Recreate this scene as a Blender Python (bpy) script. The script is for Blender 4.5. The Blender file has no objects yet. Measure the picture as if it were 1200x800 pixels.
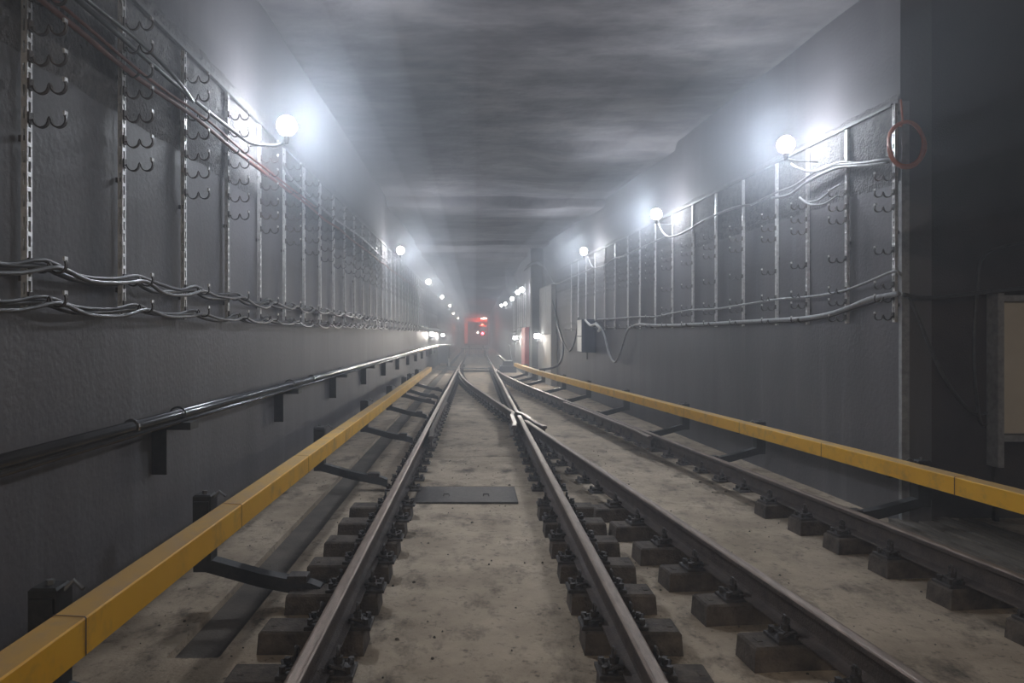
import bpy, bmesh, math, random
from mathutils import Vector, Matrix
random.seed(7)
SC = bpy.context.scene
COL = SC.collection

# ------------------------------------------------------------------ camera, world, lamps' power, exposure
F = 860.0
cam_d = bpy.data.cameras.new('camera')
cam = bpy.data.objects.new('camera', cam_d); COL.objects.link(cam)
cam.location = (0, 0, 1.48); cam.rotation_euler = (math.pi/2, 0, 0)
cam_d.sensor_width = 36; cam_d.lens = 36*F/1200
cam_d.shift_x = 42/1200; cam_d.shift_y = -8/1200
cam_d.clip_start = .05; cam_d.clip_end = 300
SC.camera = cam
w = bpy.data.worlds.new('world'); SC.world = w; w.use_nodes = True
w.node_tree.nodes['Background'].inputs[0].default_value = (.5, .55, .65, 1)
w.node_tree.nodes['Background'].inputs[1].default_value = 0.0
SC.view_settings.view_transform = 'Standard'; SC.view_settings.look = 'None'
SC.view_settings.gamma = 1; SC.view_settings.use_curve_mapping = False
SC.view_settings.exposure = 0.55
SC.cycles.max_bounces = 6; SC.cycles.diffuse_bounces = 4; SC.cycles.volume_bounces = 0
SC.cycles.use_denoising = True
LAMP_W = 1120.0
LAMP_ROUND = .4
LAMP_COL = (.80, .88, 1.0)
BACK_W = 1700.0
BACK_COL = (1.0, .90, .78)
HAZE_D = .014
HAZE_G = .3
GLOW_D = .072  # density of the added glow bands around the bulbs

# ------------------------------------------------------------------ helpers
def mat(name, c1, c2=None, rough=.7, metal=0.0, scale=4.0, bump=.0, bscale=60.0, stretch=(1, 1, 1), spots=None, spec=.5, lo=.35, hi=.65, grime=None):
    m = bpy.data.materials.new(name); m.use_nodes = True
    nt = m.node_tree; N = nt.nodes; L = nt.links
    b = N['Principled BSDF']
    b.inputs['Roughness'].default_value = rough; b.inputs['Metallic'].default_value = metal
    b.inputs['Specular IOR Level'].default_value = spec
    tc = N.new('ShaderNodeTexCoord'); mp = N.new('ShaderNodeMapping')
    geo = N.new('ShaderNodeNewGeometry')
    mp.inputs['Scale'].default_value = stretch
    L.new(geo.outputs['Position'], mp.inputs['Vector'])
    nz = N.new('ShaderNodeTexNoise'); nz.inputs['Scale'].default_value = scale; nz.inputs['Detail'].default_value = 8
    nz.inputs['Roughness'].default_value = .65
    L.new(mp.outputs[0], nz.inputs['Vector'])
    cr = N.new('ShaderNodeValToRGB'); L.new(nz.outputs['Fac'], cr.inputs['Fac'])
    cr.color_ramp.elements[0].position = lo; cr.color_ramp.elements[1].position = hi
    cr.color_ramp.elements[0].color = (*c1, 1); cr.color_ramp.elements[1].color = (*(c2 or c1), 1)
    out = cr.outputs['Color']
    if spots:
        sc, col, p0, p1, st = spots
        mp2 = N.new('ShaderNodeMapping'); mp2.inputs['Scale'].default_value = st
        L.new(geo.outputs['Position'], mp2.inputs['Vector'])
        n2 = N.new('ShaderNodeTexNoise'); n2.inputs['Scale'].default_value = sc; n2.inputs['Detail'].default_value = 10; n2.inputs['Roughness'].default_value = .7
        L.new(mp2.outputs[0], n2.inputs['Vector'])
        r2 = N.new('ShaderNodeMapRange'); r2.inputs['From Min'].default_value = p0; r2.inputs['From Max'].default_value = p1
        L.new(n2.outputs['Fac'], r2.inputs['Value'])
        mx = N.new('ShaderNodeMix'); mx.data_type = 'RGBA'
        L.new(r2.outputs[0], mx.inputs[0]); L.new(out, mx.inputs[6]); mx.inputs[7].default_value = (*col, 1)
        out = mx.outputs[2]
    if grime:
        n4 = N.new('ShaderNodeTexNoise'); n4.inputs['Scale'].default_value = 17; n4.inputs['Detail'].default_value = 6; n4.inputs['Roughness'].default_value = .75
        L.new(geo.outputs['Position'], n4.inputs['Vector'])
        r4 = N.new('ShaderNodeMapRange'); r4.inputs['From Min'].default_value = grime[0]; r4.inputs['From Max'].default_value = grime[1]
        L.new(n4.outputs['Fac'], r4.inputs['Value'])
        m4 = N.new('ShaderNodeMix'); m4.data_type = 'RGBA'
        L.new(r4.outputs[0], m4.inputs[0]); L.new(out, m4.inputs[6]); m4.inputs[7].default_value = (.05, .042, .035, 1)
        out = m4.outputs[2]
    L.new(out, b.inputs['Base Color'])
    if bump:
        n3 = N.new('ShaderNodeTexNoise'); n3.inputs['Scale'].default_value = bscale; n3.inputs['Detail'].default_value = 5
        L.new(geo.outputs['Position'], n3.inputs['Vector'])
        bp = N.new('ShaderNodeBump'); bp.inputs['Strength'].default_value = bump; bp.inputs['Distance'].default_value = .02
        L.new(n3.outputs['Fac'], bp.inputs['Height']); L.new(bp.outputs[0], b.inputs['Normal'])
    return m

def emis(name, col, s):
    m = bpy.data.materials.new(name); m.use_nodes = True
    b = m.node_tree.nodes['Principled BSDF']
    b.inputs['Base Color'].default_value = (*col, 1)
    b.inputs['Emission Color'].default_value = (*col, 1); b.inputs['Emission Strength'].default_value = s
    return m

class MB:
    """collects shapes, build() links them as one mesh object"""
    def __init__(s): s.v = []; s.f = []; s.m = []
    def quadring(s, rings, closed=True, cap=True, mi=0):
        n = len(rings[0]); b = len(s.v)
        for r in rings: s.v += [tuple(p) for p in r]
        for i in range(len(rings)-1):
            for j in range(n if closed else n-1):
                k = (j+1) % n
                s.f.append((b+i*n+j, b+i*n+k, b+(i+1)*n+k, b+(i+1)*n+j)); s.m.append(mi[j] if isinstance(mi, (list, tuple)) else mi)
        if cap and closed:
            s.f.append(tuple(b+j for j in range(n))[::-1]); s.m.append(0)
            s.f.append(tuple(b+(len(rings)-1)*n+j for j in range(n))); s.m.append(0)
        return s
    def box(s, x0, x1, y0, y1, z0, z1, ch=0.0, mi=0):
        if ch:
            r = []
            for z, c in ((z0, 0), (z1-ch, 0), (z1, ch)):
                r.append([(x0+c, y0+c, z), (x1-c, y0+c, z), (x1-c, y1-c, z), (x0+c, y1-c, z)])
        else:
            r = [[(x0, y0, z), (x1, y0, z), (x1, y1, z), (x0, y1, z)] for z in (z0, z1)]
        return s.quadring(r, mi=mi)
    def tube(s, pts, r, n=8, mi=0):
        pts = [Vector(p) for p in pts]; rings = []
        up = Vector((0, 0, 1)); prev = None
        for i, p in enumerate(pts):
            t = (pts[min(i+1, len(pts)-1)] - pts[max(i-1, 0)]).normalized()
            if prev is None:
                a = t.cross(up)
                if a.length < .1: a = t.cross(Vector((1, 0, 0)))
            else:
                a = prev - t*prev.dot(t)
            a.normalize(); prev = a; c = t.cross(a)
            rr = r[i] if isinstance(r, (list, tuple)) else r
            rings.append([p + a*math.cos(2*math.pi*k/n)*rr + c*math.sin(2*math.pi*k/n)*rr for k in range(n)])
        return s.quadring(rings, mi=mi)
    def sphere(s, c, r, n=16, k=10, sz=1.0):
        rings = []
        for i in range(k+1):
            a = math.pi*i/k; rr = max(r*math.sin(a), 1e-4)
            rings.append([(c[0]+rr*math.cos(2*math.pi*j/n), c[1]+rr*math.sin(2*math.pi*j/n), c[2]-r*sz*math.cos(a)) for j in range(n)])
        return s.quadring(rings)
    def sweep(s, prof, path, mi=0):
        rings = []
        for i, p in enumerate(path):
            a = path[max(i-1, 0)]; b = path[min(i+1, len(path)-1)]
            t = Vector((b[0]-a[0], b[1]-a[1])).normalized(); nx, ny = t.y, -t.x
            z = p[2] if len(p) > 2 else 0
            rings.append([(p[0]+nx*u, p[1]+ny*u, z+v) for u, v in prof])
        return s.quadring(rings, mi=mi)
    def mesh(s, name, mats, smooth=False):
        me = bpy.data.meshes.new(name); me.from_pydata(s.v, [], s.f)
        for m in (mats if isinstance(mats, (list, tuple)) else [mats]): me.materials.append(m)
        for p, mi in zip(me.polygons, s.m): p.material_index = mi
        bm = bmesh.new(); bm.from_mesh(me); bmesh.ops.recalc_face_normals(bm, faces=bm.faces); bm.to_mesh(me); bm.free()
        if smooth:
            for p in me.polygons: p.use_smooth = True
        return me
    def build(s, name, mats, parent=None, smooth=False, loc=None):
        return link(name, s.mesh(name, mats, smooth), parent, loc)

def link(name, me, parent=None, loc=None, rz=0, scale=None):
    o = bpy.data.objects.new(name, me); COL.objects.link(o)
    if loc: o.location = loc
    if rz: o.rotation_euler.z = rz
    if scale: o.scale = scale
    if parent:
        o.parent = parent
    return o
def tag(o, label=None, cat=None, group=None, kind=None):
    if label: o['label'] = label
    if cat: o['category'] = cat
    if group: o['group'] = group
    if kind: o['kind'] = kind
    return o
def empty(name, loc, label, cat, group=None, rz=0):
    o = bpy.data.objects.new(name, None); COL.objects.link(o); o.location = loc; o.rotation_euler.z = rz
    return tag(o, label, cat, group)
def struct(o): o['kind'] = 'structure'; return o
def under(o, parent):
    """keep world coordinates of a mesh built in place under an empty that stands elsewhere"""
    o.parent = parent
    o.location = Vector(o.location) - Vector(parent.location)
    return o
W_ = 'first second third fourth fifth sixth seventh eighth ninth tenth eleventh twelfth thirteenth fourteenth fifteenth sixteenth seventeenth eighteenth nineteenth twentieth'.split()
T_ = {2: 'twenty', 3: 'thirty', 4: 'forty', 5: 'fifty'}
def nth(n):
    if n <= 20: return W_[n-1]
    t, u = divmod(n, 10)
    return (T_[t]+'-'+W_[u-1]) if u else T_[t].replace('ty', 'tieth')
def smooth_path(pts, n=6):
    pts = [Vector(p) for p in pts]; out = []
    for i in range(len(pts)-1):
        p0 = pts[max(i-1, 0)]; p1 = pts[i]; p2 = pts[i+1]; p3 = pts[min(i+2, len(pts)-1)]
        for k in range(n):
            t = k/n
            out.append(.5*((2*p1)+(-p0+p2)*t+(2*p0-5*p1+4*p2-p3)*t*t+(-p0+3*p1-3*p2+p3)*t**3))
    out.append(pts[-1]); return out
FLOOR = -.33; CEIL = 5.0
LW = -2.30                               # left wall face
def RWX(y): return 4.54-.065*y           # right wall face, it closes in with distance
def rwall(px, py, off=.06):              # a point near the right wall seen in the direction of a photo pixel
    s = (px-558)/F; y = (4.54-off)/(s+.065)
    return Vector((s*y, y, 1.48+(392-py)*y/F))
def at(px, py, y): return Vector(((px-558)/F*y, y, 1.48+(392-py)*y/F))

# ------------------------------------------------------------------ materials
M = {}
M['floor'] = mat('dusty_concrete', (.30, .24, .178), (.48, .395, .30), .95, scale=1.6, bump=.35, bscale=45, spots=(3.4, (.085, .068, .053), .52, .70, (1, .55, 1)), spec=.15, grime=(.55, .74))
M['gutter'] = mat('gutter_concrete', (.085, .074, .064), (.15, .13, .11), .95, scale=3, bump=.3, spec=.15)  # channel tone, darkened partly for the shadow of the yellow cover
M['wall'] = mat('painted_wall', (.088, .082, .088), (.135, .126, .133), .62, scale=1.1, bump=.22, bscale=26, stretch=(1, 1, .22), spots=(1.8, (.165, .165, .175), .55, .8, (1.6, 1.6, .12)), spec=.35)
M['rough'] = mat('sprayed_concrete', (.085, .08, .083), (.17, .163, .162), .85, scale=14, bump=1.0, bscale=38, spec=.35)
M['ceiling'] = mat('ceiling_concrete', (.072, .067, .071), (.16, .15, .152), .95, scale=1.3, bump=.9, bscale=5, stretch=(.7, 1.3, 1), spots=(1.0, (.05, .046, .05), .48, .72, (.45, 1.2, 1)), spec=.2)
M['dark_wall'] = mat('dark_brown_wall', (.05, .042, .045), (.085, .07, .072), .85, scale=1.5, bump=.3, spec=.2)  # plain dark brown tone for the recess, end and back walls
M['railside'] = mat('rusty_rail', (.05, .037, .032), (.10, .075, .062), .72, .3, scale=9, bump=.3, bscale=80)
M['railtop'] = mat('worn_rail_head', (.13, .092, .07), (.25, .185, .145), .5, .5, scale=7, stretch=(4, .6, 1))
M['shiny'] = mat('polished_rail', (.24, .21, .19), (.38, .34, .31), .4, .9, scale=7)
M['iron'] = mat('dirty_iron', (.032, .028, .027), (.075, .062, .056), .6, .45, scale=22, bump=.3, bscale=120)
M['block'] = mat('oily_timber', (.045, .036, .030), (.13, .105, .085), .85, scale=9, bump=.5, bscale=60, spec=.25)
M['yellow'] = mat('yellow_cover', (.78, .40, .015), (.86, .47, .03), .5, scale=2.2, spots=(5, (.36, .22, .08), .5, .8, (1, 1, 1)), spec=.4)
M['dusty_yellow'] = mat('dusty_yellow', (.54, .34, .13), (.68, .41, .11), .8, scale=2.5, stretch=(1, .5, 1), spots=(6, (.46, .32, .18), .45, .7, (1, .6, 1)), spec=.25)
M['black'] = mat('black_bracket', (.018, .018, .02), (.04, .038, .038), .55, .2, scale=20)
M['galv'] = mat('galvanised', (.42, .41, .41), (.66, .65, .64), .42, .55, scale=25)
M['bar'] = mat('dull_bar', (.10, .10, .10), (.2, .2, .2), .6, .4, scale=9)
M['lcable'] = mat('glossy_cable', (.06, .058, .058), (.12, .115, .115), .33, scale=15)
M['pipe'] = mat('glossy_pipe', (.12, .12, .125), (.22, .22, .225), .24, .8, scale=12, stretch=(1, .3, 1))
M['cable'] = mat('black_cable', (.035, .034, .036), (.075, .072, .074), .42, scale=15)
M['gcable'] = mat('grey_cable', (.20, .20, .21), (.33, .33, .34), .45, scale=15)
M['rcable'] = mat('red_cable', (.20, .065, .05), (.28, .10, .075), .6, scale=15)
M['ocable'] = mat('orange_cable', (.5, .13, .06), (.6, .2, .1), .5, scale=15)
M['white'] = mat('white_panel', (.62, .60, .56), (.72, .70, .66), .6, scale=3)
M['board'] = mat('cream_board', (.58, .52, .42), (.68, .61, .5), .8, scale=2)
M['pale'] = mat('pale_plaster', (.36, .35, .33), (.48, .46, .43), .8, scale=3, stretch=(1, 1, .3))
M['red'] = mat('red_paint', (.55, .02, .035), (.62, .03, .05), .5, scale=3)
M['darkp'] = mat('slate_paint', (.06, .065, .09), (.08, .085, .11), .7, scale=2)
M['orange'] = mat('orange_train', (.55, .12, .05), (.65, .17, .07), .5, scale=2)
M['glass'] = mat('dark_glass', (.01, .01, .013), None, .08, scale=2)
M['plank'] = mat('weathered_plank', (.10, .085, .07), (.19, .165, .135), .9, scale=6, stretch=(5, .5, 1), bump=.4)
BULB = emis('lit_bulb', (.93, .96, 1.0), 30)
REDL = emis('red_signal', (1, .05, .08), 25)
WHL = emis('white_signal', (1, .95, .9), 12)

# ------------------------------------------------------------------ the haze and the added glow
hz = bpy.data.materials.new('smoky_air'); hz.use_nodes = True
nt = hz.node_tree; nt.nodes.remove(nt.nodes['Principled BSDF'])
vs = nt.nodes.new('ShaderNodeVolumeScatter'); vs.inputs['Density'].default_value = HAZE_D; vs.inputs['Anisotropy'].default_value = HAZE_G
vs.inputs['Color'].default_value = (.84, .90, 1, 1)
nt.links.new(vs.outputs[0], nt.nodes['Material Output'].inputs['Volume'])
h = MB().box(-3.2, 7.5, -14, 118, -.6, 5.6).build('haze', hz)
tag(h, 'thin bluish smoky haze filling the whole tunnel', 'haze', kind='stuff')
def glow(pts, r, d, name, label):  # added volumes, their scattering imitates lens glare around the bulbs
    m = hz.copy(); m.name = name; m.node_tree.nodes['Volume Scatter'].inputs['Density'].default_value = d
    tag(MB().tube(pts, r, 28).build(name, m), label, 'glow', kind='stuff')
for r, d, nm in ((1.9, GLOW_D*.13, 'outermost thin'), (1.3, GLOW_D*.27, 'middle'), (.85, GLOW_D*.48, 'inner'), (.45, GLOW_D*.5, 'innermost dense')):
    glow([(-1.88, -2, 3.56), (-1.88, 70, 3.56)], r, d, 'glow_band', '%s veil of added glow along the left row of bulbs' % nm)
    glow([(3.57+.064*11, -2.5, 3.67), (2.86-.064*8, 27.5, 3.67)], r, d, 'glow_band', '%s veil of added glow along the right row of bulbs' % nm)
# ------------------------------------------------------------------ structure
def grid(xs, ys, zf, name, m, flip=False):
    mb = MB(); n = len(xs)
    for y in ys:
        for x in xs:
            X = x(y) if callable(x) else x
            mb.v.append((X, y, zf(X, y)))
    for j in range(len(ys)-1):
        for i in range(n-1):
            mb.f.append((j*n+i, j*n+i+1, (j+1)*n+i+1, (j+1)*n+i)); mb.m.append(0)
    return mb.build(name, m, smooth=False)
from mathutils import noise
GUT = (-1.74, -1.44)
joints = (8.78, 10.9, 15.5, 21.5, 26.0, 29.5)
def floor_z(x, y):
    z = FLOOR + .006*noise.noise(Vector((x*1.3, y*1.1, 0))) + .003*noise.noise(Vector((x*6, y*5, 3)))
    if GUT[0]+.004 < x < GUT[1]-.004 and y > 4.12: z -= .055
    for j in joints:
        if abs(y-j) < .008 and -.66 < x < .66: z -= .03
    return z
xs = [-2.4, -2.1, -1.9, -1.75, GUT[0], GUT[0]+.006, -1.66, -1.58, -1.5, GUT[1]-.006, GUT[1]] + [-1.43+.0875*k for k in range(1, 56)] + [3.7+.25*k for k in range(0, 15)]
ys = [-13, -9, -6] + [-3+.12*k for k in range(0, 59)] + [4.11, 4.13] + [4.2+.14*k for k in range(0, 60)] + [12.7+.5*k for k in range(0, 40)] + [33+3*k for k in range(0, 29)]
for j in joints: ys += [j-.009, j-.007, j+.007, j+.009]
ys = sorted(set(round(y, 4) for y in ys))
fl = struct(grid(xs, ys, floor_z, 'floor', M['floor']))
g = struct(MB().box(GUT[0]+.007, GUT[1]-.007, 4.14, 116, FLOOR-.06, FLOOR-.047).build('trim_1', M['gutter'])); g['label'] = 'bottom of the shallow channel along the left rail, darkened partly for shadow'
# ceiling with transverse humps left by the formwork
humps = ((13.5, .18, 1), (18.9, .26, 0), (27.6, .16, 0), (31.0, .2, 0), (42, .16, 0), (54, .15, 0), (68, .15, 0))
def sstep(t): t = max(0, min(1, t)); return t*t*(3-2*t)
def ceil_z(x, y):
    z = CEIL + .03*noise.noise(Vector((x*.5, y*.9, 5))) + .012*noise.noise(Vector((x*1.5, y*4, 9)))
    for h0, d, part in humps:
        yy = y + .12*noise.noise(Vector((x*.6, h0, 1)))
        k = d
        if part: k *= sstep((x-.7)/1.2)
        edge = 1-.25*(abs(x)/2.4)**4 if abs(x) < 2.4 else .75
        if yy > h0-.15: z -= k*edge*sstep((yy-(h0-.15))/.16)*(1-.55*sstep((yy-h0-.3)/3.5))*(1-sstep((yy-h0-1)/9))
    return z
cx = [-2.5+.18*k for k in range(0, 56)]
cy = sorted(set([-13, -10, -7, -5] + [-3+.5*k for k in range(0, 27)] + [10.6+.1*k for k in range(0, 290)] + [39.6+.5*k for k in range(0, 60)] + [70+2*k for k in range(0, 25)]))
cl = struct(grid(cx, cy, ceil_z, 'ceiling', M['ceiling']))
for p in cl.data.polygons: p.use_smooth = True
# left wall: smooth painted face below, sprayed band between the strips' heads, wall above
wl = struct(MB().box(LW-.3, LW, -13, 112, -.45, 5.2).build('wall_left', M['wall']))
def band(name, z0, z1, pts, sgn, m):
    """thin uneven sprayed skin on a wall: sgn +1 for left wall (grows to +x)"""
    ys_ = pts; zs_ = [z0+(z1-z0)*k/16 for k in range(17)]
    mb = MB(); n = len(zs_)
    for y in ys_:
        x0 = LW if sgn > 0 else RWX(y)
        for k, z in enumerate(zs_):
            e = .0 if k in (0, n-1) else .012+.016*abs(noise.noise(Vector((y*7, z*7, 2))))+.008*noise.noise(Vector((y*21, z*21, 4)))
            mb.v.append((x0+sgn*e, y, z + (.03*noise.noise(Vector((y*3, 0, z))) if k in (0, n-1) else 0)))
    for j in range(len(ys_)-1):
        for i in range(n-1):
            mb.f.append((j*n+i, j*n+i+1, (j+1)*n+i+1, (j+1)*n+i)); mb.m.append(0)
    o = mb.build(name, m); o['label'] = 'rough sprayed concrete skin high on the wall'; return struct(o)
band('trim_2', 2.9, 3.85, [2+.07*k for k in range(0, 200)]+[16.2+.3*k for k in range(0, 60)], 1, M['rough'])
wr = MB()
yn = 7.06
wr.quadring([[(RWX(y), y, -.45), (RWX(y), y, 5.2), (RWX(y)+.3, y, 5.2), (RWX(y)+.3, y, -.45)] for y in (yn, 29.0)])
wr = struct(wr.build('wall_right', M['wall']))
band('trim_3', 2.95, 3.8, [yn+.01+.07*k for k in range(0, 170)]+[19.2+.3*k for k in range(0, 33)], -1, M['rough'])
# far right wall begins behind a return that faces the camera
wf = struct(MB().box(2.16, 4.6, 29.0, 29.4, -.45, 5.2).build('wall_far_right', M['darkp']))
wg = struct(MB().box(2.16, 2.5, 29.4, 112, -.45, 5.2).build('wall_far', M['wall']))
struct(MB().box(-3, 7, 112, 112.3, -.45, 5.2).build('wall_end', M['dark_wall']))
c_ = struct(MB().box(2.13, 2.2, 28.96, 29.02, FLOOR, 3.7).build('trim_4', M['pale'])); c_['label'] = 'pale corner strip on the return of the right wall'
# recess on the near right
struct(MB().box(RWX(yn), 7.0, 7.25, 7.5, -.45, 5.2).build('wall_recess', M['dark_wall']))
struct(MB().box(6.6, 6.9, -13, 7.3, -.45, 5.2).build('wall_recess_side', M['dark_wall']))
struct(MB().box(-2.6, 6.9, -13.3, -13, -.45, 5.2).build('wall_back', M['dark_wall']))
t_ = struct(MB().box(RWX(yn)-.004, RWX(yn)+.07, yn-.03, yn+.02, FLOOR, 3.72).build('trim_5', M['gcable'])); t_['label'] = 'paler strip put in for the lit near end of the right wall'  # lighter colour imitates light on the wall's end face

# ------------------------------------------------------------------ rails
# profile of a running rail, foot at z -0.18, head top at 0
half = [(.0, 0), (.018, -.0004), (.028, -.003), (.035, -.009), (.0375, -.018), (.0375, -.034), (.034, -.040), (.012, -.052), (.009, -.075), (.009, -.135), (.014, -.152), (.040, -.163), (.075, -.170), (.075, -.18)]
RP = [(u, v) for u, v in half[1:]] + [(-u, v) for u, v in reversed(half[1:])]
RMI = [1]*2 + [0]*(len(RP)-5) + [1]*3
RMI = [0]*len(RP)
for j in range(len(RP)):
    z = (RP[j][1]+RP[(j+1) % len(RP)][1])/2
    if z > -.010: RMI[j] = 1
def Lx(y):
    if y < 20: return .8+.11*(13.3-y)
    if y < 35.5:
        s = y-20; return .063-(.11*s-.11*s*s/31.0)
    return -.79
def Rx(y): return Lx(y)+1.59
def steps(y0, y1, d): 
    n = max(1, int(abs(y1-y0)/d)); return [y0+(y1-y0)*k/n for k in range(n+1)]
def rail(name, path, label, m0=None, m1=None):
    o = empty(name, (path[0][0], path[0][1], 0), label, 'rail')
    b = MB().sweep(RP, path, mi=RMI).build('rail_body', [m0 or M['railside'], m1 or M['railtop']])
    for p in b.data.polygons: p.use_smooth = False
    under(b, o); return o
ra = rail('running_rail', [(-.79, y) for y in steps(-1.5, 75, 2)], 'rusty straight steel running rail, leftmost of the four at the bottom edge')
rb = rail('running_rail', [(.79, y) for y in steps(-1.5, 13.15, 2)], 'straight steel running rail right of the central walkway, up to the crossing')
rc = rail('running_rail', [(Lx(y), y) for y in steps(-1.5, 12.75, 1)], 'steel running rail splitting rightwards from the crossing, third from left at the bottom')
rd = rail('running_rail', [(Rx(y), y) for y in steps(-1.5, 35.5, .8)]+[(.8, y) for y in (36, 40, 75)], 'rightmost curved steel rail, nearest the right-hand yellow cover')
nose = rail('frog_nose', [(.79, 13.15), (.79, 13.5)], 'pointed steel nose of the crossing where two rails meet', M['railside'], M['shiny'])
wr1 = [(.79, y) for y in steps(34.5, 14.2, 1.5)] + [(Lx(13.7)+.135, 13.7), (Lx(13.0)+.125, 13.0), (Lx(12.3)+.125, 12.3), (Lx(11.8)+.15, 11.9)]
rw1 = rail('wing_rail', wr1, 'straight switch rail coming from the far points, bent right to end beyond the crossing')
wr2 = [(Lx(y)-.0, y) for y in steps(34.6, 14.5, .8)] + [(Lx(14.1), 14.1), (.665, 13.6), (.655, 13.0), (.655, 12.4), (.62, 11.95)]
rw2 = rail('wing_rail', wr2, 'curved switch rail crossing between the tracks, its bent polished end left of the crossing')
# polished tips on the wing rails
for par, pth in ((rw1, wr1[-5:-2]), (rw2, wr2[-4:])):
    b = MB().sweep([(-.030, .0), (.030, .0), (.030, .003), (-.030, .003)], pth).build('worn_tip', M['shiny']); under(b, par)
guard = [(-.66, 16.2), (-.695, 15.4), (-.70, 12), (-.695, 11.4), (-.655, 10.7)]
rail('guard_rail', guard, 'short guard rail close inside the left running rail, opposite the crossing', M['railside'], M['railside'])
guard2 = [(Rx(16.2)-.13, 16.2), (Rx(15.4)-.095, 15.4), (Rx(12)-.09, 12), (Rx(11.4)-.095, 11.4), (Rx(10.7)-.135, 10.7)]
rail('guard_rail', guard2, 'short guard rail inside the rightmost rail, opposite the crossing', M['railside'], M['railtop'])

# ---- fastenings: parts of the rail they bolt down
mb = MB().box(-.19, .19, -.085, .085, -.2, -.18, .004)
for s in (-1, 1): mb.box(s*.082-.012, s*.082+.012, -.075, .075, -.18, -.158, .004)
BASE = mb.mesh('baseplate', M['iron'])
def clip_mb(s, mb=None):
    mb = mb or MB()
    # clamp plate, threaded bolt, hex nut and a bent spring ring
    mb.box(min(s*.055, s*.13), max(s*.055, s*.13), -.035, .035, -.165, -.150, .004)
    mb.tube([(s*.105, 0, -.19), (s*.105, 0, -.075)], .011, 6)
    mb.tube([(s*.105, 0, -.150), (s*.105, 0, -.118)], .024, 6)
    ring = [(s*.105+.004*math.sin(a*3), .030*math.cos(a), -.098+.026*math.sin(a)) for a in [2*math.pi*k/10 for k in range(11)]]
    mb.tube(ring, .008, 5)
    mb.tube([(s*.16, -.05, -.178), (s*.16, -.05, -.145)], .017, 6); mb.tube([(s*.16, .05, -.178), (s*.16, .05, -.145)], .017, 6)
    mb.tube([(s*.07, -.045, -.148), (s*.15, -.055, -.165), (s*.175, 0, -.14), (s*.15, .055, -.165), (s*.07, .045, -.148)], .009, 5)
    return mb
CLIP = {s: clip_mb(s).mesh('clip', M['iron']) for s in (-1, 1)}
mb = MB().box(-.20, .20, -.10, .10, -.2, -.18)
for s in (-1, 1): clip_mb(s, mb)
FARPLATE = mb.mesh('baseplate', M['iron'])
def fasten(par, x, y, rz=0, near=True, m=None):
    loc = (x-par.location.x, y-par.location.y, 0)
    b = link('baseplate', BASE if near else FARPLATE, par, loc, rz)
    if near:
        for s in (-1, 1): link('clip', CLIP[s], b)
    return b
# ---- near short timber sleepers, things of their own
def blk(x0, x1):
    mb = MB(); a = .11; t = .02
    mb.quadring([[(x0-.01, -a-.006, FLOOR-.02), (x1+.01, -a-.006, FLOOR-.02), (x1+.01, a+.006, FLOOR-.02), (x0-.01, a+.006, FLOOR-.02)],
                 [(x0, -a, -.212), (x1, -a, -.212), (x1, a, -.212), (x0, a, -.212)],
                 [(x0+.012, -a+.012, -.2), (x1-.012, -a+.012, -.2), (x1-.012, a-.012, -.2), (x0+.012, a-.012, -.2)]])
    for q in (x0+.05, x1-.06): mb.box(q, q+.03, -.03, .03, -.2, -.197)
    return mb.mesh('sleeper', M['block'])
rows = [
 (ra, lambda y: -.79, [2.45+.6*k for k in range(9)], blk(-.44, .15), 'leftmost rail'),
 (rb, lambda y: .79, [2.45+.6*k for k in range(9)], blk(-.17, .37), 'second rail from the left'),
 (rc, Lx, [2.2, 2.82, 3.45, 4.07, 4.7, 5.3, 5.9, 6.55, 7.2], blk(-.33, .22), 'third rail from the left'),
 (rd, Rx, [3.1, 3.7, 4.3, 4.95, 5.57, 6.17, 6.73, 7.36], blk(-.2, .36), 'rightmost rail'),
]
for par, fx, yy, me, nm in rows:
    for k, y in enumerate(yy):
        x = fx(y); rz = 0 if par in (ra, rb) else math.atan(.11)
        o = link('sleeper', me, None, (x, y, 0), rz+random.uniform(-.02, .02), (1, 1, 1))
        tag(o, 'dark stub sleeper under the %s, %s one from the viewer' % (nm, nth(k+1)), 'sleeper', 'stub sleepers under the %s' % nm)
        fasten(par, x, y, rz)
for par, fx, y0, y1 in ((ra, lambda y: -.79, 7.95, 40), (rb, lambda y: .79, 7.95, 13.2), (rw1, lambda y: .79, 13.7, 34), (rc, Lx, 7.85, 12.6), (rw2, Lx, 14.3, 33.5), (rd, Rx, 7.9, 36)):
    y = y0
    while y < y1:
        rz = math.atan((fx(y)-fx(y+.1))/.1); fasten(par, fx(y), y, rz, y < 11)
        y += .54
# crumbs of concrete and dirt on the floor
mb = MB()
for k in range(420):
    x = random.uniform(-2.1, 3.2); y = random.uniform(2.3, 12)
    if GUT[0]-.05 < x < GUT[1]+.05: continue
    a = random.uniform(.004, .012)*(1.6 if random.random() < .1 else 1); z = FLOOR+.001
    q = [(x+a*math.cos(t+k)*random.uniform(.6, 1.5), y+a*math.sin(t+k)*random.uniform(.6, 1.5)) for t in (0, 1.6, 3.1, 4.7)]
    mb.quadring([[(u, v, z-.006) for u, v in q], [((u+x)/2, (v+y)/2, z+a*.7) for u, v in q]])
tag(mb.build('crumbs', M['gutter']), 'small crumbs of concrete and dirt scattered over the floor', 'debris', kind='stuff')
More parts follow.
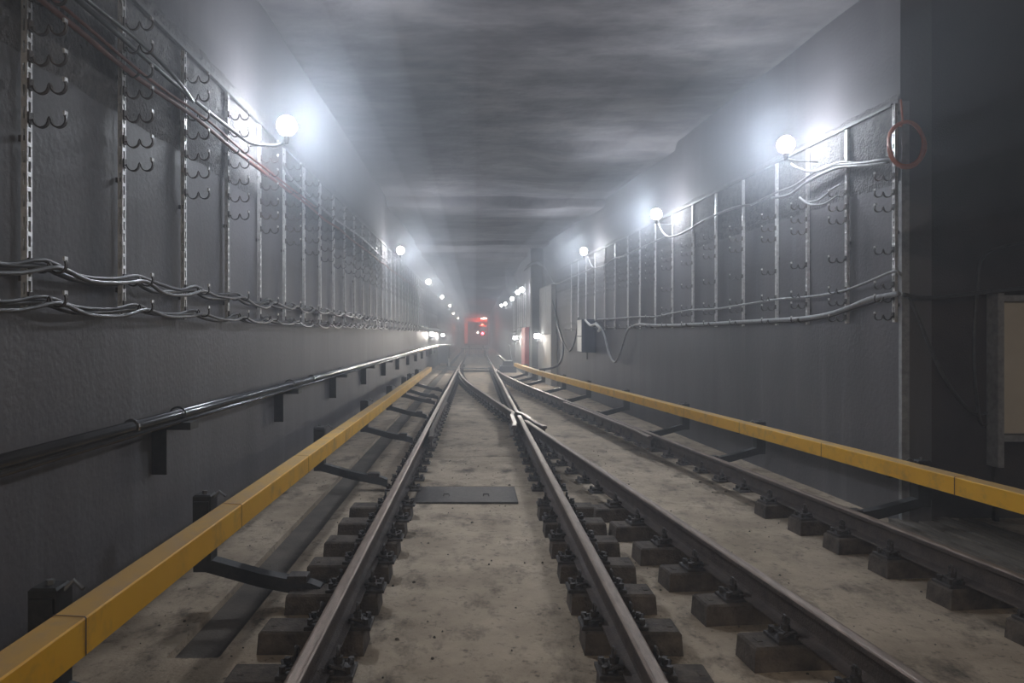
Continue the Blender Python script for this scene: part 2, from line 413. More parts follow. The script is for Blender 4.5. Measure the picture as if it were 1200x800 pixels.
# cover plate between the rails
o = empty('cover_plate', (-.11, 8.25, FLOOR), 'flat dark steel cover plate lying across the central walkway', 'cover plate')
MB().box(-.56, .56, -.40, .40, .0, .022, .003).build('plate', M['iron'], o)
for dx in (-.22, .22): MB().tube([(dx-.03, -.12, .02), (dx-.03, -.12, .045), (dx+.03, -.12, .045), (dx+.03, -.12, .02)], .006, 5).build('handle', M['iron'], o)
# stretcher bars at the points
for k, (y, lab) in enumerate(((32.4, 'flat steel stretcher bar joining the switch rails, nearer one'), (35.0, 'flat pale steel stretcher bar joining the switch rails, farther one'))):
    o = MB().box(-.78, .78, y-.05, y+.05, -.16, -.10, .005)
    for s in (-1, 1): o.box(s*.62-.05, s*.62+.05, y-.09, y+.09, -.17, -.07, .005)
    tag(o.build('stretcher_bar', M['gcable'] if k else M['iron']), lab, 'bar')

# ------------------------------------------------------------------ contact rails under yellow covers
def contact_rail(label, fx, ztop, y_start, y_end, jn, sgn, brackets):
    """fx(y): track-side edge of the cover; sgn -1 when the wall is on the left"""
    root = empty('contact_rail', (fx(y_start), y_start, 0), label, 'contact rail')
    Wd, H = .155, .14
    def prof(e=0):  # U shape open below, u measured from track-side edge towards the wall
        p = [(0, -H), (0, -.006), (.006, 0), (Wd-.035, .006), (Wd, -.03), (Wd, -H), (Wd-.008, -H), (Wd-.008, -.036), (Wd-.04, -.004), (.012, -.010), (.008, -.014), (.008, -H)]
        return [(sgn*u, v) for u, v in p]
    js = [y_start] + [j for j in jn if y_start < j < y_end] + [y_end]
    for a, b in zip(js[:-1], js[1:]):
        path = [(fx(y), y, ztop) for y in steps(a+.004, b-.004, .9)]
        under(MB().sweep(prof(), path, mi=[0, 0, 1, 1]+[0]*8).build('cover_section', [M['yellow'], M['dusty_yellow']]), root)
        # a lip where the next section overlaps
        lp = [(sgn*u, v) for u, v in [(-.003, -H), (-.003, 0), (.004, .005), (Wd-.034, .011), (Wd+.003, -.028), (Wd+.003, -H)]]
        rings = []
        for y in (b-.012, b-.004):
            rings.append([(fx(y)+u, y, ztop+v) for u, v in lp])
        under(MB().quadring(rings, closed=False, cap=False).build('joint_strip', M['railside']), root)
    path = [(fx(y)+sgn*Wd/2, y, ztop) for y in steps(y_start, y_end, 1)]
    under(MB().sweep([(-.035, -.13), (.035, -.13), (.035, -.10), (.01, -.09), (.01, -.06), (.035, -.05), (.035, -.03), (-.035, -.03), (-.035, -.05), (-.01, -.06), (-.01, -.09), (-.035, -.10)], path).build('conductor', M['railside']), root)
    for y in brackets:
        x0 = fx(y)
        # flat arm: from the sleepers, horizontal, then rising under the cover; u grows to the wall
        top = [(-.42, -.19), (-.36, -.165), (-.12, -.12), (-.02, -.10), (.34, .0), (.42, .0)]
        rings = []
        for u, z in top:
            rings.append([(x0+sgn*u, y-.05, z-.09), (x0+sgn*u, y+.05, z-.09), (x0+sgn*u, y+.05, z), (x0+sgn*u, y-.05, z)])
        a = under(MB().quadring(rings).build('support_arm', M['black']), root)
        p = MB().box(min(x0+sgn*.30, x0+sgn*.42), max(x0+sgn*.30, x0+sgn*.42), y-.06, y+.06, -.02, ztop-.01, .01)
        p.box(min(x0+sgn*.31, x0+sgn*.41), max(x0+sgn*.31, x0+sgn*.41), y-.075, y-.05, .12, ztop-.05)
        p.box(min(x0+sgn*.05, x0+sgn*.32), max(x0+sgn*.05, x0+sgn*.32), y-.025, y+.025, ztop-.17, ztop-.13)
        pp = under(p.build('insulator_post', M['black']), root)
        MBb = MB().tube([(x0+sgn*.36, y, ztop-.01), (x0+sgn*.36, y, ztop+.01)], .018, 6).tube([(x0+sgn*.22, y, ztop-.03), (x0+sgn*.27, y+.02, ztop-.0), (x0+sgn*.31, y, ztop-.04)], .010, 5)
        bb = MBb.build('bolt', M['bar']); bb.parent = pp; bb.location = -Vector(root.location)*0
        MBc = MB().box(min(x0-sgn*.20, x0-sgn*.33), max(x0-sgn*.20, x0-sgn*.33), y-.055, y+.055, -.165, -.115, .004); cc = MBc.build('clamp', M['iron']); cc.parent = a
    return root
contact_rail('long yellow-covered contact rail running beside the left wall', lambda y: -1.45, .43, 1.2, 24.0, [2.73+1.81*k for k in range(-1, 13)], -1,
             [3.12, 4.9, 8.5, 11.9, 15.3, 18.4, 19.9, 22.4])
contact_rail('long yellow-covered contact rail curving along the right wall', lambda y: Rx(y)+.60+(.0 if y > 8 else 0), .345, 4.2, 29.6, [5.85+1.83*k for k in range(0, 14)], 1,
             [7.02-.3, 9.7, 12.2, 15.3, 18.3, 21.0, 24.2, 26.2, 28.3])

# ------------------------------------------------------------------ slotted strips with hooks
SLW = .045
def strip_mesh(z0, z1, holes=True):
    mb = MB(); t = .004; d = .03   # u-channel: web towards the track with slots, flanges to the wall
    hw = SLW/2
    if not holes:
        mb.box(-d, 0, -hw, hw, z0, z1); return mb.mesh('strip', M['galv'])
    # web faces the tunnel (+x side) and the camera-facing side (-y) also carries slots
    for y0 in (-hw, hw-.012): mb.box(-t, 0, y0, y0+.012, z0, z1)
    z = z0
    while z < z1-.01:
        mb.box(-t, 0, -hw+.012, hw-.012, z, min(z+.022, z1)); z += .075
    # camera side flange with slots
    mb.box(-d, -d+.010, -hw, -hw+t, z0, z1); mb.box(-.010, 0, -hw, -hw+t, z0, z1)
    z = z0+.03
    while z < z1-.02:
        mb.box(-d+.01, -.01, -hw, -hw+t, z, z+.05); z += .11
    mb.box(-d, -d+.003, -hw+t, hw-t, z0, z1)
    mb.box(-d, -t, hw-t, hw, z0, z1)
    return mb.mesh('strip', M['galv'])
def hook_mb(n, mb=None, z=0, k=10):
    mb = mb or MB(); pts = [(0, 0), (.015, -.005)]
    r = .038; x = .02
    for c in range(n):
        for i in range(k+1):
            a = math.pi+math.pi*i/k
            pts.append((x+r+r*math.cos(a), .0+r*math.sin(a)*1.05))
        x += 2*r+.012
        pts.append((x-.006, .012))
    pts[-1] = (x-.016, .028)
    rings = []
    for i, (u, v) in enumerate(pts):
        a = pts[max(i-1, 0)]; b = pts[min(i+1, len(pts)-1)]
        t = Vector((b[0]-a[0], b[1]-a[1])).normalized(); nx, nz = -t.y*.0035, t.x*.0035
        rings.append([(u+nx, -.010, z+v+nz), (u+nx, .010, z+v+nz), (u-nx, .010, z+v-nz), (u-nx, -.010, z+v-nz)])
    mb.quadring(rings); mb.box(-.002, .010, -.020, .020, z-.02, z+.035)
    mb.box(x-.022, x-.012, -.015, .015, z+.018, z+.042, mi=1)
    return mb
H2 = hook_mb(2).mesh('hook', [M['railside'], M['galv']]) 
H2G = hook_mb(2).mesh('hook', [M['iron'], M['galv']])
HZ = [3.47, 3.32, 3.17, 3.02, 2.87, 2.72, 2.57]
LZ = [1.83, 1.66]
S_near = strip_mesh(1.60, 3.68); S_far = strip_mesh(1.60, 3.68, False); S_r = strip_mesh(1.60, 3.70)
mb = MB()
for z in HZ+LZ: hook_mb(2, mb, z, 4)
HROW = mb.mesh('hook_row', [M['iron'], M['galv']])
FOOT = MB().box(-.05, -.02, -.012, .012, 0, .03).mesh('wall_foot', M['iron'])
mb = MB()
for z in (2.42, 2.0, 3.1): hook_mb(2, mb, z, 4)
def strip(x, y, sgn, k, near, far, group, label, sm):
    o = empty('slotted_strip', (x, y, 0), label, 'bracket', group)
    if sgn < 0: o.rotation_euler.z = math.pi
    link('strip', sm if not far else S_far, o)
    # stand-off feet to the wall
    for z in ((1.75, 2.45, 3.1, 3.6) if near else ()): link('wall_foot', FOOT, o, (0, 0, z))
    if near:
        hs = HZ if sgn > 0 else [3.0, 2.85, 2.70, 2.30, 1.95]
        for z in hs:
            link('hook', H2 if z > 2.6 else H2G, o, (0, 0, z+random.uniform(-.01, .01)))
        for z in LZ: link('hook', H2G, o, (0, 0, z))
    else:
        r = link('hook_row', HROW, o); r['kind'] = 'stuff'
    return o
lsy = [2.66] + [3.69+.99*k for k in range(40)]
LSX = LW+.055
for k, y in enumerate(lsy):
    strip(LSX, y, 1, k, y < 14, y > 16, 'slotted steel strips on the left wall', 'perforated steel cable strip on the left wall, %s one counted away from the viewer' % nth(k+1), S_near)
def rwp(y): return RWX(y)-.055
rpx = [1047, 991, 945, 909, 870, 838, 811, 787, 767, 749, 735, 720, 708, 696.5, 686, 677, 669]
rsy = [ (4.54-.055)/((p-558)/F+.065) for p in rpx]
for k, y in enumerate(rsy):
    strip(rwp(y), y, -1, k, y < 14, y > 17, 'slotted steel strips on the right wall', 'perforated steel cable strip on the right wall, %s one counted from its near corner' % nth(k+1), S_r)
# far strips on the wall behind the return
for k in range(8):
    y = 31.5+1.5*k
    strip(2.16-.055, y, -1, k, False, True, 'slotted steel strips beyond the wall return', 'thin steel cable strip beyond the red cabinet, %s one into the distance' % nth(k+1), S_r)
# top bars
def bar(pts, label, a=.013):
    mb = MB().sweep([(-a, -a), (a, -a), (a, a), (-a, a)], pts); o = mb.build('top_bar', M['bar']); return tag(o, label, 'bar')
bar([(LSX, 2.0, 3.68), (LSX, 43, 3.68)], 'steel flat bar along the heads of the left wall strips')
bar([(rwp(7.1), 7.1, 3.70), (rwp(28), 28, 3.70)], 'steel flat bar along the heads of the right wall strips')
# electric conduit on the recess edge
o = MB().tube([(4.42, 7.22, 1.8), (4.42, 7.22, 3.1)], .014, 8); tag(o.build('conduit', M['galv']), 'thin upright conduit right of the near wall corner', 'conduit')

# ------------------------------------------------------------------ cables
def cable(pts, r, m, label, n=6, seg=6, group=None):
    o = MB().tube(smooth_path(pts, n), r, seg).build('cable', m, smooth=True)
    return tag(o, label, 'cable', group)
def swag(xoff, z, ys_, sag, side=1, jit=.012):
    pts = []
    for a, b in zip(ys_[:-1], ys_[1:]):
        s = sag*random.uniform(.5, 1.3); dx = random.uniform(-.012, .012)
        for t in (0, .3, .7):
            y = a+(b-a)*t; x = (LSX+xoff) if side > 0 else rwp(y)-xoff
            pts.append((x+(0 if t == 0 else dx), y, z-(0 if t == 0 else s)+random.uniform(-jit, jit)*(t > 0)))
    return pts
cy_l = [.6, 1.65] + lsy
for i, (xo, z, r, m, lab) in enumerate((
    (.058, 1.84-.018, .019, 'cable', 'thick black cable sagging along the upper run of the left wall, nearest the wall'),
    (.075, 1.855, .014, 'cable', 'thinner black cable twisted on top of the upper left run'),
    (.142, 1.84-.022, .015, 'lcable', 'greyish cable on the outer cups of the upper left run'),
    (.058, 1.66-.018, .019, 'cable', 'thick black cable along the lower run of the left wall, nearest the wall'),
    (.145, 1.66-.020, .014, 'lcable', 'glossy grey cable on the outer cups of the lower left run'),
    (.072, 1.672, .012, 'cable', 'thin black cable twisted along the lower left run'))):
    cable(swag(xo, z, cy_l, .032+.01*(i % 3)), r*.85, M[m], lab, 3)
cable([(LSX+.06, .5, 3.34), (LSX+.06, 1.65, 3.33), (LSX+.06, 2.66, 3.31), (LSX+.06, 3.69, 3.32), (LSX+.06, 4.68, 3.31), (LSX+.06, 5.67, 3.30), (LSX+.08, 6.66, 3.30), (-2.12, 7.0, 3.30), (-1.97, 7.25, 3.35), (-1.89, 7.28, 3.42)], .018, M['cable'], 'black feed cable high on the left wall ending at the nearest left lamp')
cable([(LSX+.14, .5, 3.36), (LSX+.14, 2.66, 3.36), (LSX+.13, 3.69, 3.30), (LSX+.12, 4.68, 3.33), (LSX+.14, 5.2, 3.27), (LSX+.06, 5.67, 3.28)], .014, M['cable'], 'second thinner black cable beside the high left feed cable')
pl = [(LSX+.05, .5, 3.18)]+[(LSX+.06+.02*(k % 2), y, 3.155-.01*(k % 3)) for k, y in enumerate(lsy[:26])]
cable(pl, .016, M['rcable'], 'dull red cable lying in hooks high on the left wall', 3)
cable([(p[0]+.05, p[1]+.1, p[2]+.014) for p in pl[:9]], .010, M['rcable'], 'thin reddish second strand beside the dull red left cable', 3)
cable([(LSX+.06, 8.3, 3.42)]+[(LSX+.06, y, 3.30+.03*math.sin(y)) for y in lsy[6:17]]+[(-2.07, 19.6, 3.5)], .015, M['gcable'], 'grey feed cable between the first and second left lamps', 4)
cable([(LSX+.06, 20.3, 3.42)]+[(LSX+.06, y, 3.30+.03*math.sin(y)) for y in lsy[18:29]]+[(-2.07, 31.2, 3.5)], .015, M['gcable'], 'grey feed cable between the second and third left lamps', 4)
# right wall runs
R = rwall
cable([R(1000, 391-40, .1), R(1047, 343, .12)] and
      [R(1053, 344, .10), R(1047, 345, .10), R(1020, 350, .11), R(1000, 358, .11), R(975, 367, .12), R(945, 372.5, .12), R(909, 375, .12), R(870, 377, .12), R(838, 379, .12), R(811, 380, .12), R(787, 381, .12), R(767, 381, .12), R(750, 380, .12), R(742, 382, .12), R(735, 388, .12), R(728, 410, .13), R(721, 424, .13), R(714, 415, .13), R(708, 392, .12), R(702, 382, .12), R(698, 378, .14)],
      .026, M['gcable'], 'thick light grey cable along the right wall, looping down beside the junction box', 5, 8)
cable([R(1056, 322, .08)]+[R(1047, 318, .14), R(1020, 329, .12), R(991, 340, .12), R(968, 345, .12), R(945, 348, .12), R(909, 351, .12), R(870, 357, .12), R(838, 362, .12), R(811, 363, .12), R(787, 367, .12), R(767, 371, .12), R(749, 371, .12), R(720, 373, .12), R(700, 374, .12)], .015, M['gcable'], 'thinner grey cable on the upper of the two low right runs', 5)
cable([R(1047, 346, .08), R(1000, 362, .08), R(945, 376, .08), R(870, 379, .08), R(811, 382, .08), R(749, 383.5, .08), R(690, 384, .08), R(660, 385, .08)], .014, M['cable'], 'black cable tight to the wall beneath the thick grey right cable', 5)
cable([(4.12, 6.99, 1.86), (4.22, 6.98, 1.6), (4.46, 7.0, 1.08), (4.8, 7.12, .74), (4.99, 7.17, .72)], .016, M['cable'], 'dark slack cable drooping from the wall corner towards the white cabinet', 6)
cable([(6.0, 7.12, 2.45), (5.0, 7.1, 2.3), (4.85, 7.1, 1.9), (4.82, 7.1, 1.2), (4.9, 7.14, .66), (4.99, 7.18, .6)], .014, M['cable'], 'thin dark cable hanging down the recess wall left of the white cabinet', 6)
cable([(4.06, 6.97, 1.86), (4.3, 6.99, 1.83), (4.8, 7.02, 1.88), (5.9, 7.03, 2.0)], .022, M['cable'], 'dark cable running level across the recess wall', 4)
# upper right bundle from the lamp to the coil
cable([R(927, 192, .30), R(935, 197, .25), R(950, 201, .14), R(965, 198, .12), R(985, 190, .12), R(1010, 191, .12), R(1034, 187, .14), R(1052, 188, .10)], .016, M['gcable'], 'pale flex from the nearest right lamp to the orange coil', 6)
cable([R(905, 232, .12), R(925, 228, .12), R(945, 214, .12), R(965, 203, .12), R(985, 196, .12), R(1012, 194, .12), R(1040, 190, .12)], .018, M['gcable'], 'grey cable rising to the orange coil under the pale flex', 6)
cable([R(880, 240, .12), R(909, 226, .13), R(930, 218, .12), R(950, 205, .12), R(970, 194, .12), R(1000, 192, .12), R(1040, 187, .12)], .014, M['gcable'], 'thin grey cable above the others left of the orange coil', 6)
cable([R(937, 231, .12), R(945, 236, .12), R(960, 234, .12), R(975, 222, .12), R(985, 216, .10)], .012, M['gcable'], 'small slack loop of grey flex below the right lamp cables', 6)
cable([R(937, 232, .16), R(948, 239, .16), R(965, 239, .16), R(982, 229, .16)], .012, M['gcable'], 'second lower loop of grey flex hung between two right strips', 6)
def feed(a, b, n, label, zz=0):
    pts = [a]+[(rwp(y)-.06, y, 3.42+.05*math.sin(y*1.7)) for y in [a[1]+(b[1]-a[1])*(k+1)/(n+1) for k in range(n)]]+[b]
    cable(pts, .017, M['gcable'], label, 5)
cable([R(880, 240, .1), R(862, 243, .12), R(838, 252, .12), R(820, 261, .12), R(811, 267, .12), R(795, 275, .12), R(782, 277, .14), R(774, 268, .22), R(770, 256, .3)], .02, M['gcable'], 'grey cable swagged up to the second right lamp', 6)
cable([R(782, 277, .12), R(767, 283, .12), R(750, 291, .12), R(730, 300, .12), R(720, 303, .12), R(708, 311, .12), R(695, 313, .16), R(688, 300, .3)], .02, M['gcable'], 'grey cable swagged between the second and third right lamps', 6)
cable([R(695, 314, .12), R(670, 325, .12), R(650, 332, .12), R(640, 315, .14), R(630, 308, .3)], .02, M['gcable'], 'grey cable from the third right lamp to the wall return', 6)
# cables at the wall return
cable([at(617, 312, 28.9), at(626, 306, 28.7), at(634, 307, 28.6), at(637, 325, 28.0), at(646, 360, 27.0), at(655, 385, 25.0), at(660, 405, 24.0), at(657, 424, 23.5), at(647, 431, 23.4), at(632, 433, 23.3)], .035, M['cable'], 'thick black cable hanging from the wall return down to the yellow cover', 6, 8)
cable([at(614, 317, 28.9), at(624, 310, 28.7), at(633, 311, 28.6), at(636, 320, 28.4), at(636, 392, 28.3)], .028, M['cable'], 'straight black cable dropping to the work lamp on the wall return', 6)
cable([R(648, 352, .12), R(657, 392, .12), R(664, 407, .12), R(668, 411, .12), R(674, 398, .12), R(678, 372, .14)], .024, M['cable'], 'black cable loop hanging left of the junction box', 6)
cable([at(605, 335, 38.8), at(605, 370, 38.8), at(604.5, 400, 38.6), at(603, 418, 38.4)], .024, M['cable'], 'dark cable hanging beside the point machine', 5)
cable([R(686, 375, .3), R(692, 381, .3), R(698, 380, .25), R(703, 385, .2), R(701, 388, .2)], .03, M['white'], 'short white hose sticking out of the top of the junction box', 6)
# coil
o = empty('cable_coil', (4.06, 6.93, 3.28), 'coil of orange cable hung on the near corner of the right wall', 'cable coil')
for k in range(3):
    r0 = .17+.012*k; ring = [((r0+.006*math.sin(5*a+k))*math.cos(a)*.93+.01*k, .014*k+.006*math.sin(3*a), (r0+.03)*math.sin(a)) for a in [2*math.pi*j/24 for j in range(25)]]
    MB().tube(ring, .011, 6).build('cable_turn', M['ocable'], o, smooth=True)
MB().tube([(-.05, .0, .42), (-.02, .02, .2), (-.04, .02, .17)], .01, 6).build('tail', M['ocable'], o)

# ------------------------------------------------------------------ pipe on the left wall
px_ = -2.135; pz = .908
o = empty('wall_pipe', (px_, 0, pz), 'long glossy dark pipe on brackets low along the left wall', 'pipe')
MB().tube([(0, -1, 0), (0, 12, 0), (0, 30, 0), (0, 40.2, 0)], .037, 16).build('main_pipe', M['pipe'], o, smooth=True)
MB().tube([(.045, -1, -.042), (.045, 40.2, -.042)], .015, 8).build('side_line', M['pipe'], o, smooth=True)
ry = [2.1+3.15*k for k in range(13)]
bm_ = MB().box(-.165, .11, -.02, .02, -.095, -.055).box(-.165, -.065, -.055, .055, -.40, -.055).mesh('wall_bracket', M['black'])
cm_ = MB().tube([(.055*math.cos(a), 0, .055*math.sin(a)) for a in [math.pi*(-.1+1.2*k/10) for k in range(11)]]+[(-.05, 0, -.06)], .007, 6).mesh('clamp', M['black'])
bm2 = MB().box(-.165, .12, -.075, .075, -.10, -.048)  .box(-.165, -.06, -.05, -.035, -.42, -.048).mesh('wall_bracket', M['black'])
for y in ry:
    b = link('wall_bracket', bm2, o, (0, y, 0)); link('clamp', cm_, b, (0, 0, 0))
for y in (1.4, 4.55, 9.5, 16.0): 
    cm2 = MB().tube([(0, y-.012, 0), (0, y+.012, 0)], .052, 14).build('sleeve', M['pipe'], o)

# ------------------------------------------------------------------ lamps
def lamp(loc, r, label, group, side, power=1.0, strut=True, col=LAMP_COL):
    o = empty('bulb_lamp', loc, label, 'lamp', group)
    MB().sphere((0, 0, 0), r, 16, 10).build('bulb', BULB, o, smooth=True)
    MB().tube([(0, 0, -r*.9), (0, 0, -r*.9-.05), (0, 0, -r*.9-.09)], [.025, .028, .018], 8).build('socket', M['black'], o)
    if strut:
        MB().tube([(0, 0, -r-.06), (side*.14, 0, -r-.09), (side*.37, 0, -r-.10)], .009, 6).build('holder', M['gcable'], o)
    # a diode bulb: most of its light leaves forward, away from the wall it is screwed to, a weak part goes all round
    l = bpy.data.lights.new('lamp_light', 'POINT'); l.energy = LAMP_W*power*LAMP_ROUND; l.color = col; l.shadow_soft_size = r+.01
    lo = bpy.data.objects.new('lamp_light', l); COL.objects.link(lo); lo.location = loc
    l = bpy.data.lights.new('lamp_forward_light', 'SPOT'); l.energy = LAMP_W*power*(1-LAMP_ROUND); l.color = col; l.shadow_soft_size = r+.01
    l.spot_size = math.pi; l.spot_blend = .6
    lo = bpy.data.objects.new('lamp_forward_light', l); COL.objects.link(lo); lo.location = loc
    lo.rotation_euler = Vector((-side, 0, -.12)).to_track_quat('-Z', 'Y').to_euler()
    return o
for m in (BULB,): pass
LL = [(-1.88, 7.28, 3.55), (-1.88, 18.2, 3.57), (-1.88, 28.9, 3.56), (-1.88, 40.4, 3.55), (-1.88, 52.2, 3.54), (-2.05, 66, 3.4), (-2.05, 82, 3.3)]
for k, p in enumerate(LL):
    lamp(p, .10, 'bare glowing bulb high on the left wall, %s one counted away from the viewer' % nth(k+1), 'bulbs along the left wall', -1, 1 if k < 3 else .45)
RL = [(3.57, 8.46, 3.67), (3.26, 13.28, 3.66), (2.86, 19.5, 3.70), (1.86, 29.8, 3.30), (1.86, 32.8, 3.37), (1.86, 37.9, 3.33), (1.86, 47, 3.45), (1.86, 54, 3.63)]
for k, p in enumerate(RL):
    lamp(p, .10, 'bare glowing bulb high on the right wall, %s one counted away from the viewer' % nth(k+1), 'bulbs along the right wall', 1, .85 if k < 3 else .3)
# low work lamps
def work_lamp(loc, label, s=1.0):
    o = empty('work_lamp', loc, label, 'lamp', 'low work lamps')
    MB().box(-.10*s, .10*s, -.02, .02, -.07*s, .07*s).build('lens', BULB, o)
    MB().box(-.12*s, .12*s, .021, .09, -.09*s, .09*s, .01).build('housing', M['black'], o)
    wx = (LW-loc[0]) if loc[0] < 0 else (2.17-loc[0] if loc[1] > 29.4 else 0)
    MB().tube([(0, .05, -.09*s), (0, .05, -.2), (wx, .05 if wx else .68, -.22)], .015, 6).build('bracket', M['black'], o)
    l = bpy.data.lights.new('lamp_light', 'SPOT'); l.energy = 420*s; l.color = (1, .95, .88); l.shadow_soft_size = .08
    l.spot_size = 1.35; l.spot_blend = .7
    lo = bpy.data.objects.new('lamp_light', l); COL.objects.link(lo); lo.location = (loc[0], loc[1]-.12, loc[2])
    lo.rotation_euler = Vector((-loc[0]*.75, -4.5, -1.4)).to_track_quat('-Z', 'Y').to_euler()
work_lamp((-2.13, 35.5, 1.50), 'small bright work lamp low on the left wall, where the pipe ends', 1)
work_lamp((-2.05, 45, 1.45), 'small work lamp low on the left, above the dark cabinet', .9)
work_lamp((2.36, 28.3, 1.43), 'tilted work lamp on the face of the right wall return', 1.1)
work_lamp((1.98, 37, 1.33), 'small work lamp low on the far right wall, beyond the red cabinet', 1.1)
# lamps the row continues with behind the viewer
for p, s in (((-1.88, -3.2, 3.56), 1.0), ((4.0, -2.2, 3.7), .45)):
    o = lamp(p, .10, 'bare bulb of the same row behind the viewer, %s side' % ('left' if p[0] < 0 else 'right'), 'bulbs behind the viewer', -1 if p[0] < 0 else 1, s*BACK_W/LAMP_W, True, BACK_COL)
for l in bpy.data.lights:
    pass

# ------------------------------------------------------------------ boxes, cabinets, machines
o = empty('junction_box', (3.05, 20.2, 1.0), 'junction box on the right wall with hoses, lit side coloured white, shaded faces dark', 'junction box')
MB().box(-.20, .17, -.38, .38, 0, .9, .01).build('body', M['darkp'], o)  # dark colour put in for the shaded faces
MB().box(-.215, -.2, -.38, .38, .02, .42).build('door', M['white'], o); MB().box(-.215, -.2, -.38, .38, .45, .88).build('door', M['white'], o)  # white put in for the side that catches the light
MB().box(-.17, .17, -.42, -.38, .1, .86, .01).build('end_plate', M['darkp'], o)
MB().tube([(0, 0, 0), (0, 0, -.2)], .02, 6).build('cable_gland', M['cable'], o)
# pale pilaster before the return
o = MB().box(0, .30, 25.9, 28.96, FLOOR, 1.5, .02).box(.05, .30, 26.1, 28.96, 1.5, 3.3, .02)
for i, v in enumerate(o.v): o.v[i] = (v[0]+RWX(v[1])-.22, v[1], v[2])
tag(o.build('pilaster', M['pale']), 'pale plastered pilaster just before the right wall return', 'pilaster')
o = empty('fire_cabinet', (2.09, 31.0, .1), 'tall narrow bright red cabinet on the right behind the wall return', 'cabinet')
MB().box(-.10, .07, -1.1, 1.1, 0, 1.68, .01).build('body', M['red'], o)
MB().box(-.115, -.1, -1.0, 0, .05, 1.6).build('door', M['red'], o); MB().box(-.115, -.1, .02, 1.0, .05, 1.6).build('door', M['red'], o)
MB().box(-.13, -.115, -.1, -.05, .8, .95).build('handle', M['galv'], o)
MB().box(-.09, .06, -1.115, -1.1, .05, 1.6).build('side_plate', M['red'], o)
# white cabinet in the recess
o = empty('notice_board', (5.05, 7.16, 0), 'cream board in a grey frame at the right edge of the photograph', 'board')
MB().box(.03, 1.1, -.02, .05, .52, 1.80).build('panel', M['board'], o)
for b in ((-.03, .03, .20, 1.88), (1.08, 1.14, .20, 1.88)): MB().box(b[0], b[1], -.10, .06, b[2], b[3]).build('frame_post', M['gcable'], o)
for z in (.45, 1.80): MB().box(.03, 1.08, -.10, .06, z, z+.06).build('frame_rail', M['gcable'], o)
for x in (0, 1.11): MB().box(x-.02, x+.02, -.05, .0, FLOOR, .20).build('leg', M['iron'], o)
# boards on the floor of the recess
for k, (x0, x1, a, b) in enumerate(((4.02, 4.14, 3.6, 6.95), (4.2, 4.36, 3.8, 7.1), (4.42, 4.56, 3.3, 7.0), (4.62, 4.80, 3.9, 7.15), (4.88, 5.0, 3.5, 7.1))):
    rings = [[(x0+.1*(5-y), y, FLOOR-.01), (x1+.1*(5-y), y, FLOOR-.01), (x1+.1*(5-y), y, FLOOR+.035), (x0+.1*(5-y), y, FLOOR+.035)] for y in (a, b)]
    tag(MB().quadring(rings).build('plank', M['plank']), 'weathered plank lying behind the right contact rail, %s from the track' % nth(k+1), 'plank', 'planks behind the right contact rail')
# point machine
o = empty('point_machine', (1.55, 35.6, FLOOR), 'dark point machine with lever beside the far end of the right rail', 'point machine')
MB().box(-.42, .38, -.5, .5, 0, .32, .03).build('base_box', M['darkp'], o); MB().box(-.25, .22, -.35, .35, .32, .56, .04).build('motor_cover', M['darkp'], o)
MB().tube([(-.15, -.3, .5), (-.45, -.35, .78), (-.55, -.35, .80)], .04, 8).build('lever', M['gcable'], o)
MB().tube([(.25, 0, .3), (.1, 0, .9), (.05, 0, 1.3)], .03, 8).build('post', M['gcable'], o)
MB().box(-.75, -.42, -.06, .06, .1, .16).build('drive_rod', M['iron'], o)
for s in (-1, 1): MB().box(-.5, .45, s*.4-.05, s*.4+.05, -.0, .05).build('foot_bar', M['white'], o)
o = empty('relay_cabinet', (-1.95, 43.5, FLOOR), 'dark relay cabinet at the far left beyond the pipe end', 'cabinet')
MB().box(-.3, .35, -.5, .5, .15, 1.15, .03).build('body', M['darkp'], o); MB().box(-.34, .42, -.55, .55, 1.15, 1.22, .02).build('lid', M['darkp'], o)
for a in (-.22, .26):
    for b in (-.4, .4): MB().box(a-.03, a+.03, b-.03, b+.03, 0, .15).build('leg', M['iron'], o)
MB().box(-.2, .25, -.515, -.5, .25, 1.05).build('door', M['darkp'], o)
o = empty('white_stub_post', (-1.55, 42, FLOOR), 'short white post on the floor at the far left', 'post')
MB().box(-.05, .05, -.05, .05, 0, .45, .02).build('post', M['white'], o)
# crossing planks across the track before the barrier
for k, y in enumerate((37.5, 40.2)):
    tag(MB().box(-2.0, -.95, y-.12, y+.12, FLOOR, FLOOR+.08, .01).build('cross_beam', M['pale']), 'pale beam across the floor left of the far track, %s one' % ('nearer' if k == 0 else 'farther'), 'beam', 'pale beams on the far left')
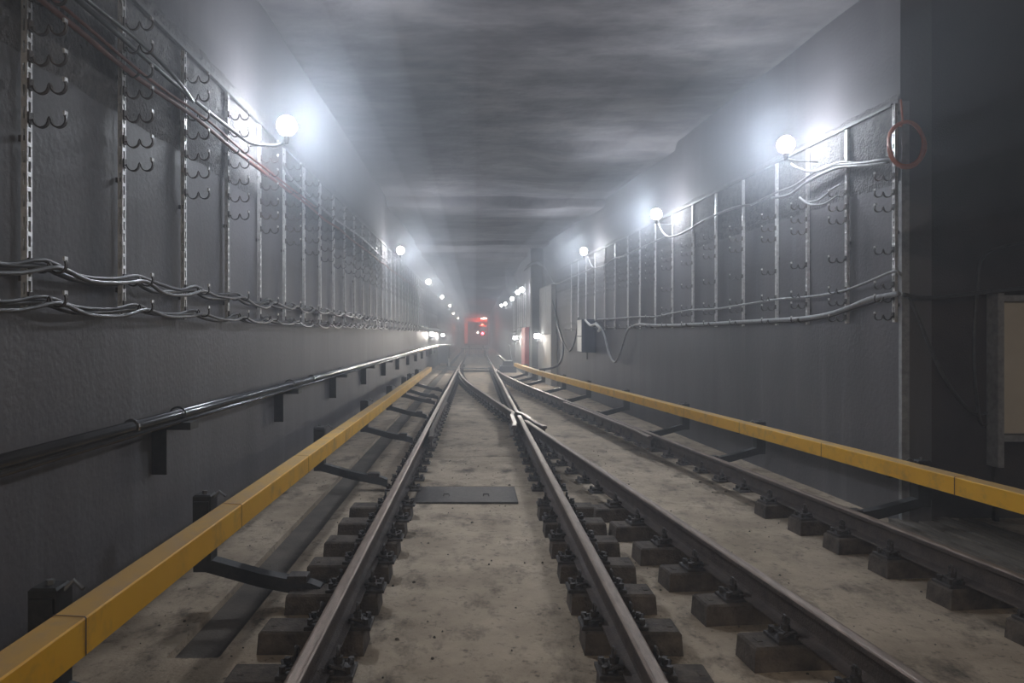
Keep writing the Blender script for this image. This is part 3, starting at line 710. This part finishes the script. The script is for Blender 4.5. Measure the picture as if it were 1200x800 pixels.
# barrier
o = empty('track_barrier', (0, 60, FLOOR), 'low barred barrier standing across the far track', 'barrier')
for k in range(14): MB().box(-1.2+.165*k, -1.15+.165*k, -.02, .02, 0, .72).build('bar', M['gcable'], o)
for z in (.12, .66): MB().box(-1.25, 1.05, -.03, .03, z, z+.05).build('cross_rail', M['gcable'], o)
# train at the far end
o = empty('work_train', (0, 82, 0), 'dim orange-red end of a train standing deep in the tunnel', 'train')
MB().box(-1.35, 1.35, 0, 8, .35, 3.5, .12).build('body', M['darkp'], o)
MB().box(-1.3, 1.3, -.03, .0, 2.95, 3.36).build('upper_panel', M['orange'], o); MB().box(-1.32, -.95, -.03, .0, .5, 2.9).build('side_stripe', M['orange'], o)
MB().box(.38, 1.2, -.045, -.03, 2.4, 2.52).build('warning_strip', M['orange'], o)
MB().quadring([[(-1.3, y, 3.45), (-1.1, y, 3.68), (-.5, y, 3.8), (.5, y, 3.8), (1.1, y, 3.68), (1.3, y, 3.45)] for y in (.05, 8)]).build('roof', M['gcable'], o)
for x0, x1 in ((-.9, -.42), (-.32, .32), (.42, 1.1)):
    wn = MB().box(x0, x1, -.03, .02, 1.95, 2.8).build('window', M['glass'], o)
MB().box(-.36, .36, -.04, .0, .5, 1.85).build('door', M['darkp'], o)
MB().box(-1.3, 1.3, -.15, .1, .3, .5, .02).build('bumper', M['black'], o)
MB().tube([(0, -.4, .45), (0, 0, .45)], .12, 10).build('coupler', M['black'], o)
MB().tube([(.72, -.08, 1.62), (.72, 0, 1.62)], .14, 12).build('tail_lamp', REDL, o)
MB().tube([(.18, -.08, 1.72), (.18, -.0, 1.72)], .10, 12).build('head_lamp', WHL, o)
MB().box(.55, 1.15, -.06, -.04, 3.22, 3.36).build('roof_light', WHL, o)
for x in (-.79, .79):
    for y in (1.2, 3): MB().tube([(x-.06, y, .42), (x+.06, y, .42)], .42, 20).build('wheel', M['iron'], o)
for nm, loc, e, c in (('train_red_light', (.7, 80.5, 2.6), 160, (1, .12, .08)), ('train_left_light', (-1.6, 79, 2.2), 40, (1, .25, .12))):
    l = bpy.data.lights.new(nm, 'POINT'); l.energy = e; l.color = c; l.shadow_soft_size = .1
    lo = bpy.data.objects.new(nm, l); COL.objects.link(lo); lo.location = loc
